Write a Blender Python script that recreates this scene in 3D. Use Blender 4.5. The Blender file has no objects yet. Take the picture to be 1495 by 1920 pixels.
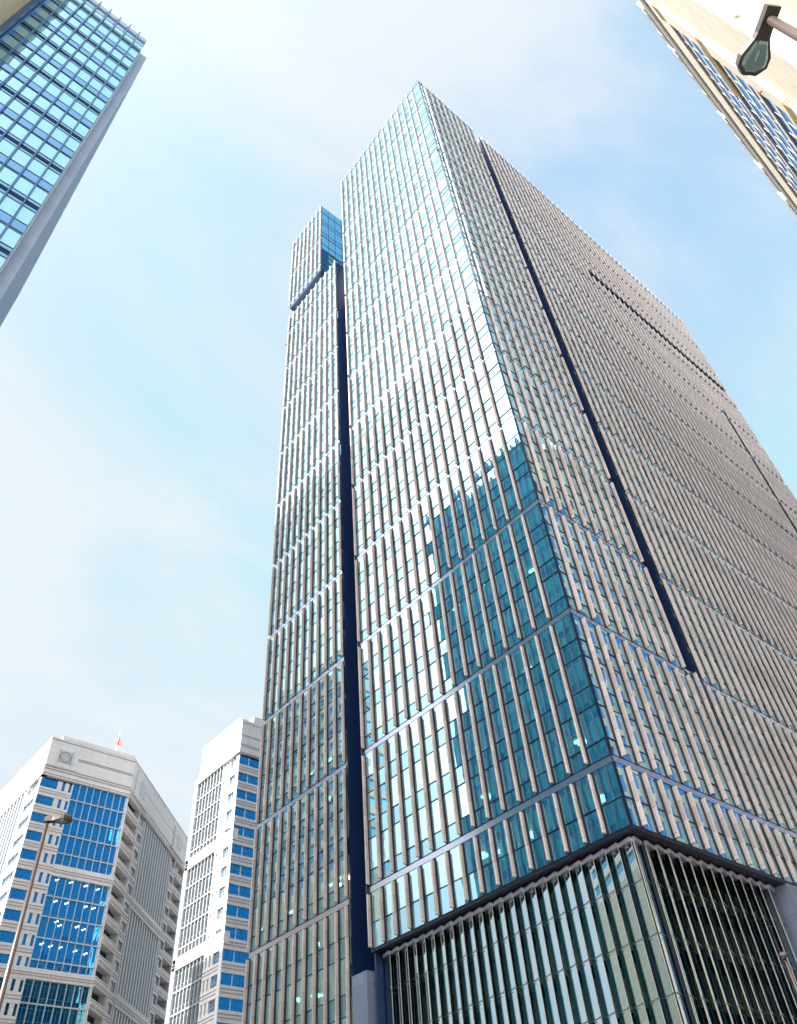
import bpy, math, random
from mathutils import Vector, Matrix
random.seed(7)
R_ = math.radians
sc = bpy.context.scene
col = sc.collection

# ------------------------------------------------------------------ camera
CAM = Vector((0, 0, 1.6))
WC = Matrix(((0.768, -0.637, -0.067), (-0.423, -0.583, 0.694), (-0.481, -0.504, -0.717)))
_r0 = WC[0].normalized()
_r2 = (WC[2] - _r0 * WC[2].dot(_r0)).normalized()
_r1 = _r2.cross(_r0)
WC = Matrix((_r0, _r1, _r2))                      # rows: right, up, back
FPX = 1456.8
cam_d = bpy.data.cameras.new('camera')
cam_d.sensor_fit = 'HORIZONTAL'
cam_d.sensor_width = 36
cam_d.lens = 36 * FPX / 1495
cam_d.clip_start = 0.1
cam_d.clip_end = 6000
cam_o = bpy.data.objects.new('camera', cam_d)
col.objects.link(cam_o)
cam_o.matrix_world = Matrix.Translation(CAM) @ WC.transposed().to_4x4()
sc.camera = cam_o


def project(p):
    c = WC @ (Vector(p) - CAM)
    if c.z > -0.1:
        return None
    return 747.5 + FPX * c.x / -c.z, 960 - FPX * c.y / -c.z


# ------------------------------------------------------------------ light
SUN_AZ, SUN_EL = R_(170), R_(38)
SUN = Vector((math.cos(SUN_AZ) * math.cos(SUN_EL), math.sin(SUN_AZ) * math.cos(SUN_EL), math.sin(SUN_EL)))
sun_d = bpy.data.lights.new('sun', 'SUN')
sun_d.energy = 5.0
sun_d.angle = R_(0.5)
sun_d.color = (1.0, 0.92, 0.80)
sun_o = bpy.data.objects.new('sun', sun_d)
col.objects.link(sun_o)
sun_o.rotation_euler = SUN.to_track_quat('Z', 'Y').to_euler()
sun_o.location = (-200, 60, 300)

world = bpy.data.worlds.new('World')
sc.world = world
world.use_nodes = True
nt = world.node_tree
nt.nodes.clear()


def wn(t, **k):
    n = nt.nodes.new(t)
    for a, b in k.items():
        setattr(n, a, b)
    return n


def wmath(op, a, b=None, clamp=False):
    n = wn('ShaderNodeMath', operation=op, use_clamp=clamp)
    for i, v in enumerate((a, b)):
        if v is None:
            continue
        if isinstance(v, (int, float)):
            n.inputs[i].default_value = v
        else:
            nt.links.new(v, n.inputs[i])
    return n.outputs[0]


sky = wn('ShaderNodeTexSky', sky_type='NISHITA', sun_disc=False)
sky.sun_elevation = SUN_EL
sky.sun_rotation = math.pi / 2 - SUN_AZ
sky.air_density = 1.0
sky.dust_density = 1.6
sky.ozone_density = 1.2
tc = wn('ShaderNodeTexCoord')
sep = wn('ShaderNodeSeparateXYZ')
nt.links.new(tc.outputs['Generated'], sep.inputs[0])
zz = wmath('ADD', wmath('MAXIMUM', sep.outputs[2], 0.0), 0.30)
cmb = wn('ShaderNodeCombineXYZ')
nt.links.new(wmath('DIVIDE', sep.outputs[0], zz), cmb.inputs[0])
nt.links.new(wmath('DIVIDE', sep.outputs[1], zz), cmb.inputs[1])
mp = wn('ShaderNodeMapping')
mp.inputs['Location'].default_value = (3.1, 1.7, 0)
mp.inputs['Rotation'].default_value = (0, 0, R_(35))
mp.inputs['Scale'].default_value = (1.0, 1.7, 1)
nt.links.new(cmb.outputs[0], mp.inputs[0])
nz = wn('ShaderNodeTexNoise')
nz.inputs['Scale'].default_value = 1.5
nz.inputs['Detail'].default_value = 9
nz.inputs['Roughness'].default_value = 0.55
nz.inputs['Distortion'].default_value = 0.7
nt.links.new(mp.outputs[0], nz.inputs['Vector'])
cr = wn('ShaderNodeMapRange', interpolation_type='SMOOTHSTEP')
cr.inputs['From Min'].default_value = 0.36
cr.inputs['From Max'].default_value = 0.66
cr.inputs['To Min'].default_value = 0.22
cr.inputs['To Max'].default_value = 0.92
nt.links.new(nz.outputs['Fac'], cr.inputs['Value'])
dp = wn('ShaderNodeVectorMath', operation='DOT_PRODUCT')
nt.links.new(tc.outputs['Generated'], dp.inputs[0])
dp.inputs[1].default_value = (math.cos(R_(155)) * math.cos(R_(40)), math.sin(R_(155)) * math.cos(R_(40)), math.sin(R_(40)))   # glow lobe added to the sky, mostly out of view, to whiten left-face glass
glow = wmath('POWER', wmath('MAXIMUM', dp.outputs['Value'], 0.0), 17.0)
cb = wmath('ADD', 3.2, wmath('MULTIPLY', glow, 0.0))
ccol = wn('ShaderNodeVectorMath', operation='SCALE')
ccol.inputs[0].default_value = (0.93, 0.98, 1.04)
nt.links.new(cb, ccol.inputs['Scale'])
hz = wn('ShaderNodeVectorMath', operation='MULTIPLY')
hz.inputs[1].default_value = (1.8, 2.05, 1.68)
nt.links.new(sky.outputs[0], hz.inputs[0])
mx = wn('ShaderNodeMix', data_type='RGBA')
nt.links.new(cr.outputs[0], mx.inputs[0])
hmin = wn('ShaderNodeVectorMath', operation='MINIMUM')
hmin.inputs[1].default_value = (2.38, 2.86, 3.28)
nt.links.new(hz.outputs[0], hmin.inputs[0])
nt.links.new(hmin.outputs[0], mx.inputs[6])
nt.links.new(ccol.outputs[0], mx.inputs[7])
bg = wn('ShaderNodeBackground')
bg.inputs['Strength'].default_value = 0.081
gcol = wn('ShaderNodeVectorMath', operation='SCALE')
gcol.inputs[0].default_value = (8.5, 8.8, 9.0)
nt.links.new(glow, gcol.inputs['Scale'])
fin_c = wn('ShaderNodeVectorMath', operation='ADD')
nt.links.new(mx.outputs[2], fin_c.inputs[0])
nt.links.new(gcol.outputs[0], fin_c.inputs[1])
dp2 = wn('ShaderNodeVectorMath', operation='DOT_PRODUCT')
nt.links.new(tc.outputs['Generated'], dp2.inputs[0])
dp2.inputs[1].default_value = (math.cos(R_(192)) * math.cos(R_(32)), math.sin(R_(192)) * math.cos(R_(32)), math.sin(R_(32)))  # second lobe added to the unseen sky behind the camera, brightens the fins
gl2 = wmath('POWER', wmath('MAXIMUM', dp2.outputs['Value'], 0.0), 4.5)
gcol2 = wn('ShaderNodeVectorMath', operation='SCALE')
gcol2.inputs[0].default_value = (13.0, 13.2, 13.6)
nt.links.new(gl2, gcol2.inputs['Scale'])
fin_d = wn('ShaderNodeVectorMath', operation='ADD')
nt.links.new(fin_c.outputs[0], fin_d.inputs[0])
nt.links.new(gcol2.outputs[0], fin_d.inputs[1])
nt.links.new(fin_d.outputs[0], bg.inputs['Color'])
wo = wn('ShaderNodeOutputWorld')
nt.links.new(bg.outputs[0], wo.inputs['Surface'])

sc.view_settings.view_transform = 'Standard'
sc.view_settings.look = 'None'
sc.view_settings.exposure = 1.85
sc.view_settings.gamma = 1
sc.render.engine = 'CYCLES'
sc.cycles.use_denoising = True
sc.cycles.max_bounces = 10
sc.cycles.glossy_bounces = 5
sc.cycles.transparent_max_bounces = 10
sc.cycles.caustics_reflective = False
sc.cycles.caustics_refractive = False


# ------------------------------------------------------------------ materials
class MatB:
    def __init__(self, name):
        self.m = bpy.data.materials.new(name)
        self.m.use_nodes = True
        self.t = self.m.node_tree
        self.t.nodes.clear()
        self.out = self.t.nodes.new('ShaderNodeOutputMaterial')

    def n(self, t, **k):
        x = self.t.nodes.new(t)
        for a, b in k.items():
            setattr(x, a, b)
        return x

    def l(self, a, b):
        self.t.links.new(a, b)

    def math(self, op, *a, clamp=False):
        x = self.n('ShaderNodeMath', operation=op, use_clamp=clamp)
        for i, v in enumerate(a):
            if isinstance(v, (int, float)):
                x.inputs[i].default_value = v
            else:
                self.l(v, x.inputs[i])
        return x.outputs[0]


def stone(name, colr, jw=1.2, jh=0.8, joint=0.02, jdark=0.6, var=0.10, rough=0.6, spec=0.3, metal=0.0, panel_var=0.06):
    """stone or panel cladding with joints, panel to panel variation and stains"""
    b = MatB(name)
    tc = b.n('ShaderNodeTexCoord')
    sp = b.n('ShaderNodeSeparateXYZ'); b.l(tc.outputs['Object'], sp.inputs[0])
    sn = b.n('ShaderNodeSeparateXYZ'); b.l(tc.outputs['Normal'], sn.inputs[0])
    sel = b.math('GREATER_THAN', b.math('ABSOLUTE', sn.outputs[0]), b.math('ABSOLUTE', sn.outputs[1]))
    mixu = b.n('ShaderNodeMix', data_type='FLOAT')
    b.l(sel, mixu.inputs[0]); b.l(sp.outputs[0], mixu.inputs[2]); b.l(sp.outputs[1], mixu.inputs[3])
    u = b.math('DIVIDE', mixu.outputs[0], jw)
    v = b.math('DIVIDE', sp.outputs[2], jh)
    fu = b.math('FRACT', u); fv = b.math('FRACT', v)
    ju = b.math('LESS_THAN', fu, joint / jw); jv = b.math('LESS_THAN', fv, joint / jh)
    j = b.math('MAXIMUM', ju, jv)
    cell = b.n('ShaderNodeCombineXYZ')
    b.l(b.math('FLOOR', u), cell.inputs[0]); b.l(b.math('FLOOR', v), cell.inputs[1])
    wnz = b.n('ShaderNodeTexWhiteNoise', noise_dimensions='2D'); b.l(cell.outputs[0], wnz.inputs['Vector'])
    ns = b.n('ShaderNodeTexNoise'); ns.inputs['Scale'].default_value = 0.35; ns.inputs['Detail'].default_value = 6
    mpn = b.n('ShaderNodeMapping'); mpn.inputs['Scale'].default_value = (1, 1, 0.35)
    b.l(tc.outputs['Object'], mpn.inputs[0]); b.l(mpn.outputs[0], ns.inputs['Vector'])
    f1 = b.math('ADD', 1.0 - var, b.math('MULTIPLY', ns.outputs['Fac'], 2 * var))
    f2 = b.math('ADD', 1.0 - panel_var, b.math('MULTIPLY', wnz.outputs['Value'], 2 * panel_var))
    f3 = b.math('SUBTRACT', 1.0, b.math('MULTIPLY', j, 1 - jdark))
    f = b.math('MULTIPLY', b.math('MULTIPLY', f1, f2), f3)
    vm = b.n('ShaderNodeVectorMath', operation='SCALE'); vm.inputs[0].default_value = colr
    b.l(f, vm.inputs['Scale'])
    p = b.n('ShaderNodeBsdfPrincipled')
    b.l(vm.outputs[0], p.inputs['Base Color'])
    p.inputs['Roughness'].default_value = rough
    p.inputs['Specular IOR Level'].default_value = spec
    p.inputs['Metallic'].default_value = metal
    b.l(p.outputs[0], b.out.inputs[0])
    return b.m


def plain(name, colr, rough=0.5, metal=0.0, spec=0.5, var=0.0, emit=None):
    b = MatB(name)
    p = b.n('ShaderNodeBsdfPrincipled')
    p.inputs['Base Color'].default_value = (*colr, 1)
    p.inputs['Roughness'].default_value = rough
    p.inputs['Metallic'].default_value = metal
    p.inputs['Specular IOR Level'].default_value = spec
    if var:
        tc = b.n('ShaderNodeTexCoord')
        ns = b.n('ShaderNodeTexNoise'); ns.inputs['Scale'].default_value = 1.3; ns.inputs['Detail'].default_value = 7
        b.l(tc.outputs['Object'], ns.inputs['Vector'])
        vm = b.n('ShaderNodeVectorMath', operation='SCALE'); vm.inputs[0].default_value = colr
        b.l(b.math('ADD', 1 - var, b.math('MULTIPLY', ns.outputs['Fac'], 2 * var)), vm.inputs['Scale'])
        b.l(vm.outputs[0], p.inputs['Base Color'])
    if emit:
        p.inputs['Emission Color'].default_value = (*emit[0], 1)
        p.inputs['Emission Strength'].default_value = emit[1]
    b.l(p.outputs[0], b.out.inputs[0])
    return b.m


def glass(name, refl, back, fmin, fmax, power=3.0, rough=0.0, see=False, wave=0.0, wscale=0.35, island=0.0, backvar=0.0):
    """coated glazing: a mirror layer over a tinted see-through pane or an opaque back"""
    b = MatB(name)
    lw = b.n('ShaderNodeLayerWeight'); lw.inputs['Blend'].default_value = 0.5
    f = b.math('ADD', fmin, b.math('MULTIPLY', b.math('POWER', lw.outputs['Facing'], power), fmax - fmin))
    g = b.n('ShaderNodeBsdfGlossy'); g.inputs['Color'].default_value = (*refl, 1); g.inputs['Roughness'].default_value = rough
    if island:
        gi = b.n('ShaderNodeNewGeometry')
        f = b.math('MULTIPLY', f, b.math('ADD', 1 - island, b.math('MULTIPLY', gi.outputs['Random Per Island'], island)))
    if see:
        d = b.n('ShaderNodeBsdfTransparent'); d.inputs['Color'].default_value = (*back, 1)
    else:
        d = b.n('ShaderNodeBsdfDiffuse'); d.inputs['Color'].default_value = (*back, 1)
        if backvar:
            g2 = b.n('ShaderNodeNewGeometry')
            sv = b.n('ShaderNodeVectorMath', operation='SCALE'); sv.inputs[0].default_value = back
            b.l(b.math('ADD', 1 - backvar, b.math('MULTIPLY', g2.outputs['Random Per Island'], backvar)), sv.inputs['Scale'])
            b.l(sv.outputs[0], d.inputs['Color'])
    if wave:
        tc = b.n('ShaderNodeTexCoord')
        ns = b.n('ShaderNodeTexNoise'); ns.inputs['Scale'].default_value = wscale; ns.inputs['Detail'].default_value = 1
        b.l(tc.outputs['Object'], ns.inputs['Vector'])
        bp = b.n('ShaderNodeBump'); bp.inputs['Strength'].default_value = 1.0; bp.inputs['Distance'].default_value = wave
        b.l(ns.outputs['Fac'], bp.inputs['Height']); b.l(bp.outputs[0], g.inputs['Normal'])
    m = b.n('ShaderNodeMixShader')
    b.l(f, m.inputs[0]); b.l(d.outputs[0], m.inputs[1]); b.l(g.outputs[0], m.inputs[2])
    b.l(m.outputs[0], b.out.inputs[0])
    return b.m


M = {}
M['fin'] = stone('terracotta_fin', (0.64, 0.565, 0.53), jw=50, jh=1.45, joint=0.035, jdark=0.5, var=0.14, panel_var=0.15, rough=0.7)
M['vision'] = glass('vision_glass', (0.64, 0.92, 1.0), (0.15, 0.62, 0.95), 0.70, 0.97, 2.2, see=True, wave=0.003, wscale=0.5)
M['spandrel'] = glass('spandrel_glass', (0.58, 0.92, 1.0), (0.012, 0.07, 0.14), 0.50, 0.95, 2.6, wave=0.003, wscale=0.5)
M['mullion'] = plain('dark_mullion', (0.018, 0.030, 0.060), 0.35, 0.4)
M['band'] = plain('bright_metal_band', (0.50, 0.50, 0.58), 0.18, 0.9, var=0.05)
M['slot'] = stone('navy_cladding', (0.012, 0.030, 0.105), jw=1.2, jh=4.65, joint=0.03, jdark=0.4, rough=0.35, spec=0.4)
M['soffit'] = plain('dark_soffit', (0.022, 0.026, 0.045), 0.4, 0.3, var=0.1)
M['core'] = plain('office_core', (0.62, 0.68, 0.68), 0.8, var=0.1)
M['blind'] = plain('pale_curtain', (0.82, 0.84, 0.82), 0.9, var=0.08)
M['slab'] = plain('office_ceiling', (0.72, 0.76, 0.75), 0.8)
M['lamp_panel'] = plain('lit_ceiling_panel', (0.9, 0.85, 0.6), 0.5, emit=((1.0, 0.80, 0.38), 3.0))
M['lamp_panel_white'] = plain('lit_white_panel', (0.9, 0.9, 0.85), 0.5, emit=((1.0, 0.93, 0.80), 1.0))
M['box_glass'] = glass('blue_roof_glass', (0.35, 0.75, 1.0), (0.0, 0.10, 0.22), 0.55, 0.95, 2.5, wave=0.01)
M['podium_glass'] = glass('podium_glass', (0.74, 0.93, 1.0), (0.30, 0.62, 0.66), 0.62, 0.97, 2.2, see=True, wave=0.002, wscale=0.25)
M['podium_edge'] = plain('polished_glass_edge', (0.72, 0.66, 0.55), 0.25, 0.0)
M['cap'] = plain('lilac_steel_cap', (0.66, 0.66, 0.78), 0.3, 0.4)
M['steel'] = plain('stainless_steel', (0.45, 0.44, 0.42), 0.3, 0.9)
M['podium_in'] = plain('podium_inner_wall', (0.58, 0.52, 0.40), 0.7, var=0.25)
M['pillar'] = stone('grey_pillar_stone', (0.22, 0.26, 0.36), jw=3, jh=3.1, joint=0.03, jdark=0.5, rough=0.5)
M['white_link'] = plain('pale_link_panel', (0.62, 0.68, 0.72), 0.4)
M['dark_in'] = plain('dark_interior', (0.015, 0.02, 0.035), 0.7)
# left block
M['tl_vision'] = glass('pale_blue_glass', (0.62, 0.93, 1.0), (0.16, 0.42, 0.50), 0.62, 0.95, 3, wave=0.01, island=0.10)
M['tl_spandrel'] = glass('mid_blue_glass', (0.40, 0.66, 1.0), (0.02, 0.10, 0.25), 0.55, 0.92, 3, wave=0.008, island=0.12)
M['tl_fin'] = plain('blue_grey_fin', (0.06, 0.16, 0.34), 0.3, 0.6)
M['tl_stone'] = stone('grey_ribbed_stone', (0.36, 0.47, 0.68), jw=60, jh=2.3, joint=0.04, jdark=0.6, var=0.12)
M['tl_end_glass'] = glass('teal_end_glass', (0.45, 0.92, 1.0), (0.16, 0.86, 1.0), 0.06, 0.8, 3, wave=0.004, island=0.35, backvar=0.4)
M['tl_end_low'] = glass('deep_teal_glass', (0.45, 0.92, 1.0), (0.07, 0.62, 1.0), 0.06, 0.8, 3, wave=0.004, island=0.35, backvar=0.5)
M['tl_cream'] = stone('cream_wing_stone', (0.62, 0.55, 0.42), jw=3.0, jh=0.9, joint=0.09, jdark=0.72, var=0.05)
# right building
M['rb_stone'] = stone('cream_stone', (0.68, 0.62, 0.52), jw=1.8, jh=1.2, joint=0.06, jdark=0.72, var=0.10, panel_var=0.05, rough=0.65)
M['rb_trim'] = plain('ochre_moulding', (0.50, 0.41, 0.22), 0.6, var=0.1)
M['rb_cornice'] = plain('grey_cornice', (0.33, 0.31, 0.27), 0.6, var=0.15)
M['rb_glass'] = glass('blue_window_glass', (0.30, 0.58, 1.0), (0.03, 0.16, 0.55), 0.45, 0.95, 3, wave=0.004, island=0.25)
M['rb_dark'] = plain('dark_louvre', (0.05, 0.055, 0.085), 0.5)
M['duct'] = stone('grey_roof_panel', (0.42, 0.42, 0.40), jw=2.6, jh=20, joint=0.05, jdark=0.5, rough=0.5)
M['white_cap'] = plain('white_paint', (0.78, 0.78, 0.76), 0.5)
# pale twin towers
M['pt_stone'] = stone('pale_granite', (0.70, 0.685, 0.685), jw=2.0, jh=1.33, joint=0.06, jdark=0.74, var=0.10, panel_var=0.03)
M['pt_line'] = plain('rust_moulding', (0.36, 0.27, 0.25), 0.6)
M['pt_thin'] = plain('thin_teal_bar', (0.05, 0.20, 0.30), 0.4)
M['pt_glass'] = glass('azure_glass', (0.05, 0.48, 1.0), (0.0, 0.12, 0.46), 0.64, 0.95, 3, wave=0.02, wscale=0.4, island=0.28)
M['pt_glass_low'] = glass('teal_low_glass', (0.12, 0.45, 0.62), (0.0, 0.035, 0.09), 0.45, 0.92, 3, wave=0.02, wscale=0.4, island=0.45)
M['pt_glass_pale'] = glass('pale_side_glass', (0.70, 0.88, 1.0), (0.10, 0.20, 0.30), 0.55, 0.95, 2, wave=0.02, island=0.4)
M['pt_glass_grid'] = glass('olive_side_glass', (0.45, 0.52, 0.55), (0.05, 0.07, 0.09), 0.40, 0.92, 3, wave=0.02, island=0.6)
M['pt_frame'] = plain('pale_frame', (0.50, 0.52, 0.55), 0.4, 0.2)
M['red'] = plain('red_paint', (0.75, 0.10, 0.04), 0.45)
M['lamp_body'] = plain('brown_lamp_metal', (0.05, 0.042, 0.04), 0.38, 0.4, var=0.1)
M['lamp_lens'] = glass('lamp_lens_glass', (0.75, 0.92, 0.92), (0.66, 0.76, 0.77), 0.10, 0.8, 2, rough=0.03, see=True, wave=0.01, wscale=9)
M['reflector'] = plain('lamp_reflector', (0.55, 0.60, 0.60), 0.25, 0.85, var=0.3)
M['pole'] = plain('brown_pole_metal', (0.13, 0.10, 0.09), 0.3, 0.6, var=0.06)
M['asphalt'] = plain('asphalt', (0.05, 0.05, 0.052), 0.9, var=0.3)
M['paving'] = stone('paving_stone', (0.30, 0.29, 0.27), jw=0.6, jh=0.6, rough=0.8)
M['ground'] = plain('city_ground', (0.28, 0.275, 0.27), 0.95, var=0.2)
M['mark'] = plain('road_paint', (0.75, 0.75, 0.72), 0.7, var=0.08)


# ------------------------------------------------------------------ mesh helpers
class Frame:
    """u along a facade, n outward, z up"""
    def __init__(self, o, u, n):
        self.o = Vector((o[0], o[1], 0)); self.u = Vector((u[0], u[1], 0)); self.n = Vector((n[0], n[1], 0))
        self.flip = self.u.cross(self.n).z < 0

    def p(self, u, n, z):
        v = self.o + self.u * u + self.n * n
        return (v.x, v.y, z)


W = Frame((0, 0), (1, 0), (0, 1))


class MB:
    def __init__(self, frame=W):
        self.v = []; self.f = []; self.mi = []; self.f_ = frame

    def quad(self, pts, mat=0):
        i = len(self.v)
        self.v += pts
        self.f.append(tuple(range(i, i + len(pts)))); self.mi.append(mat)

    def box(self, u0, u1, n0, n1, z0, z1, mat=0, taper=0.0):
        P = self.f_.p
        i = len(self.v)
        t = taper
        self.v += [P(u0, n0, z0), P(u1, n0, z0), P(u1 - t, n1, z0), P(u0 + t, n1, z0),
                   P(u0, n0, z1), P(u1, n0, z1), P(u1 - t, n1, z1), P(u0 + t, n1, z1)]
        fs = [(0, 3, 2, 1), (4, 5, 6, 7), (0, 1, 5, 4), (1, 2, 6, 5), (2, 3, 7, 6), (3, 0, 4, 7)]
        for f in fs:
            f = tuple(i + k for k in f)
            self.f.append(f[::-1] if self.f_.flip else f); self.mi.append(mat)

    def pane(self, u0, u1, z0, z1, n, mat=0, tilt=0.012):
        a, b, c = (random.uniform(-tilt, tilt) for _ in range(3))
        P = self.f_.p
        q = [P(u0, n + a, z0), P(u1, n + b, z0), P(u1, n + b + c - a * 0, z1), P(u0, n + c, z1)]
        # keep it flat: fourth corner from the other three
        q[2] = P(u1, n + b + c - a, z1)
        if self.f_.flip:
            q = q[::-1]
        self.quad(q, mat)

    def prism(self, pts, z0, z1, mat=0):
        n = len(pts); i = len(self.v)
        self.v += [(x, y, z0) for x, y in pts] + [(x, y, z1) for x, y in pts]
        self.f.append(tuple(i + k for k in range(n))[::-1]); self.mi.append(mat)
        self.f.append(tuple(i + n + k for k in range(n))); self.mi.append(mat)
        for k in range(n):
            j = (k + 1) % n
            self.f.append((i + k, i + j, i + n + j, i + n + k)); self.mi.append(mat)

    def tube(self, a, b, r0, r1=None, seg=10, mat=0):
        r1 = r0 if r1 is None else r1
        a = Vector(a); b = Vector(b); d = (b - a).normalized()
        x = d.orthogonal().normalized(); y = d.cross(x)
        i = len(self.v)
        for c, r in ((a, r0), (b, r1)):
            for k in range(seg):
                t = 2 * math.pi * k / seg
                q = c + x * (math.cos(t) * r) + y * (math.sin(t) * r)
                self.v.append(tuple(q))
        for k in range(seg):
            j = (k + 1) % seg
            self.f.append((i + k, i + j, i + seg + j, i + seg + k)); self.mi.append(mat)
        self.f.append(tuple(i + k for k in range(seg))[::-1]); self.mi.append(mat)
        self.f.append(tuple(i + seg + k for k in range(seg))); self.mi.append(mat)

    def merge(self, o):
        i = len(self.v)
        self.v += o.v
        self.f += [tuple(i + k for k in f) for f in o.f]
        self.mi += o.mi

    def build(self, name, mats, parent=None, smooth=False):
        me = bpy.data.meshes.new(name)
        inv = Vector((0, 0, 0))
        base = parent_base(parent)
        if base is not None:
            vv = [(x - base.x, y - base.y, z - base.z) for x, y, z in self.v]
        else:
            vv = self.v
        me.from_pydata(vv, [], self.f)
        for m in mats:
            me.materials.append(M[m])
        if len(mats) > 1:
            me.polygons.foreach_set('material_index', self.mi)
        if smooth:
            me.polygons.foreach_set('use_smooth', [True] * len(me.polygons))
        me.update()
        o = bpy.data.objects.new(name, me)
        col.objects.link(o)
        if parent is not None:
            o.parent = parent
        return o


def parent_base(p):
    if p is None:
        return None
    b = Vector((0, 0, 0))
    while p is not None:
        b = b + Vector(p.location); p = p.parent
    return b


def thing(name, label, cat, loc, group=None):
    o = bpy.data.objects.new(name, None)
    o.empty_display_size = 1
    col.objects.link(o)
    o.location = loc
    o['label'] = label; o['category'] = cat
    if group:
        o['group'] = group
    return o


def struct(o):
    o['kind'] = 'structure'
    return o


class Pool:
    """repeated parts of one thing: the ones that show largest are parts of their own, the rest one mass"""
    def __init__(self, name, mats, parent, most=95, child=None):
        self.name, self.mats, self.parent, self.most, self.items, self.child = name, mats, parent, most, [], child

    def add(self, mb, sub=None):
        xs = []
        for p in mb.v[::max(1, len(mb.v) // 8)]:
            q = project(p)
            if q:
                xs.append(q)
        a = 0.0
        if len(xs) > 1:
            x0 = min(max(min(q[0] for q in xs), 0), 1495); x1 = min(max(max(q[0] for q in xs), 0), 1495)
            y0 = min(max(min(q[1] for q in xs), 0), 1920); y1 = min(max(max(q[1] for q in xs), 0), 1920)
            c = sum((Vector(p) for p in mb.v), Vector()) / len(mb.v)
            a = (x1 - x0) * (y1 - y0) + 1e-4 / (c - CAM).length
        self.items.append((a, mb, sub))

    def finish(self):
        self.items.sort(key=lambda t: -t[0])
        rest, rsub = MB(), MB()
        for k, (a, mb, sub) in enumerate(self.items):
            if k < self.most:
                o = mb.build(self.name, self.mats, self.parent)
                if sub is not None:
                    sub.build(self.child[0], self.child[1], o)
                for nm, mt, x in getattr(mb, 'extra', ()):
                    x.build(nm, mt, o)
            else:
                rest.merge(mb)
                if sub is not None:
                    rsub.merge(sub)
        if rest.v:
            o = rest.build(self.name, self.mats, self.parent)
            o['kind'] = 'stuff'
            if rsub.v:
                rsub.build(self.child[0], self.child[1], o)


# ------------------------------------------------------------------ ground, roads
g = MB(); g.quad([(-2500, -2500, 0), (2500, -2500, 0), (2500, 2500, 0), (-2500, 2500, 0)])
struct(g.build('ground', ['ground']))
g = MB(); g.quad([(6, -400, .004), (36, -400, .004), (36, 400, .004), (6, 400, .004)])
g.quad([(36, 3.0, .004), (600, 3.0, .004), (600, 21, .004), (36, 21, .004)])
struct(g.build('road', ['asphalt']))
g = MB()
for y in range(-200, 300, 8):
    if not -2 < y < 26:
        for x in (13.5, 28.5):
            g.quad([(x, y, .008), (x + .15, y, .008), (x + .15, y + 4, .008), (x, y + 4, .008)])
for x in range(44, 300, 8):
    g.quad([(x, 11.9, .008), (x + 4, 11.9, .008), (x + 4, 12.05, .008), (x, 12.05, .008)])
for k in range(12):
    g.quad([(8 + k * 2.2, 22.5, .008), (9.1 + k * 2.2, 22.5, .008), (9.1 + k * 2.2, 26, .008), (8 + k * 2.2, 26, .008)])
struct(g.build('road_markings', ['mark']))
g = MB(); g.box(36, 600, 21, 29, -.2, .14); g.box(36, 46.6, 29, 400, -.2, .14)
g.box(-3, 6, -400, 400, -.2, .14)
g.box(36, 600, -8.5, 3.0, -.2, .14)
struct(g.build('pavement', ['paving']))

# ------------------------------------------------------------------ the finned tower
CX, CY = 47.67, 29.61
ZS, Z0, ST = 24.2, 29.24, 13.97
FL = ST / 3
YL, YW, YV = 58.85, 61.98, 79.55
XA, XB, XE = 64.56, 67.68, 150.0
TOP = 200.0
tower = thing('office_tower', 'tall glass skyscraper with vertical terracotta fins, dark upright slots and a glass podium',
              'skyscraper', (CX, CY, 0))
FLf = Frame((CX, CY), (0, 1), (-1, 0))
FRf = Frame((CX, CY), (1, 0), (0, -1))
fins = Pool('fin', ['fin'], tower, 100)
wins = Pool('window', ['vision', 'spandrel', 'blind'], tower, 100, ('frame', ['mullion']))
bands_mb = MB()
band_items = []
BZ = [Z0 + ST * k for k in range(-2, 13)]          # band centres 1.3 .. 196.9


def segs(zlo, zhi, cuts=()):
    """storey clusters between bands, within zlo..zhi"""
    out = []
    zs = [zlo] + [b for b in BZ if zlo + 1.5 < b < zhi - 1.5] + [zhi]
    for a, b in zip(zs[:-1], zs[1:]):
        out.append((a + (0.30 if a in BZ else 0.0), b - (0.30 if b in BZ else 0.0)))
    return out


def fin_mb(fr, u, z0, z1, w=0.18, d=0.43):
    m = MB(fr)
    m.box(u - w / 2 + .03, u + w / 2 - .03, 0.02, 0.12, z0, z1)      # root
    m.box(u - w / 2, u + w / 2, 0.12, d - .05, z0, z1)
    m.box(u - w / 2, u + w / 2, d - .05, d, z0, z1, taper=.05)
    return m


def win_mb(fr, u0, u1, z0, z1, depth=0.0):
    """the glazing of one bay and storey cluster with its frame bars"""
    m, s = MB(fr), MB(fr)
    lv = [z0]
    base = [Z0 + FL * k for k in range(-8, 40)]
    for b in base:
        for z in (b, b + 1.72):
            if z0 + .5 < z < z1 - .35:
                lv.append(z)
    lv.append(z1)
    for a, b in zip(lv[:-1], lv[1:]):
        mid = ((a + b) / 2 - Z0) % FL
        m.pane(u0, u1, a, b, depth, 1 if mid < 1.72 else 0, .015)
        if mid >= 1.72 and fr is FLf and u1 - u0 > 1:
            for q in range(random.choice((0, 1, 1, 2))):
                w = random.uniform(.25, .7); x = random.uniform(u0 + .1, u1 - .3 - w * .5)
                m.pane(x, min(x + w, u1 - .1), a + .05, b - .05, depth - .3 - .05 * q, 2, .0)
        s.box(u0 + .06, u1 - .06, depth - .02, depth + .055, a - .035, a + .045)
    s.box(u0, u0 + .06, depth - .03, depth + .07, z0, z1)
    s.box(u1 - (.27 if u1 - u0 > 1 else .06), u1, depth - .03, depth + .05, z0, z1)
    return m, s


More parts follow.
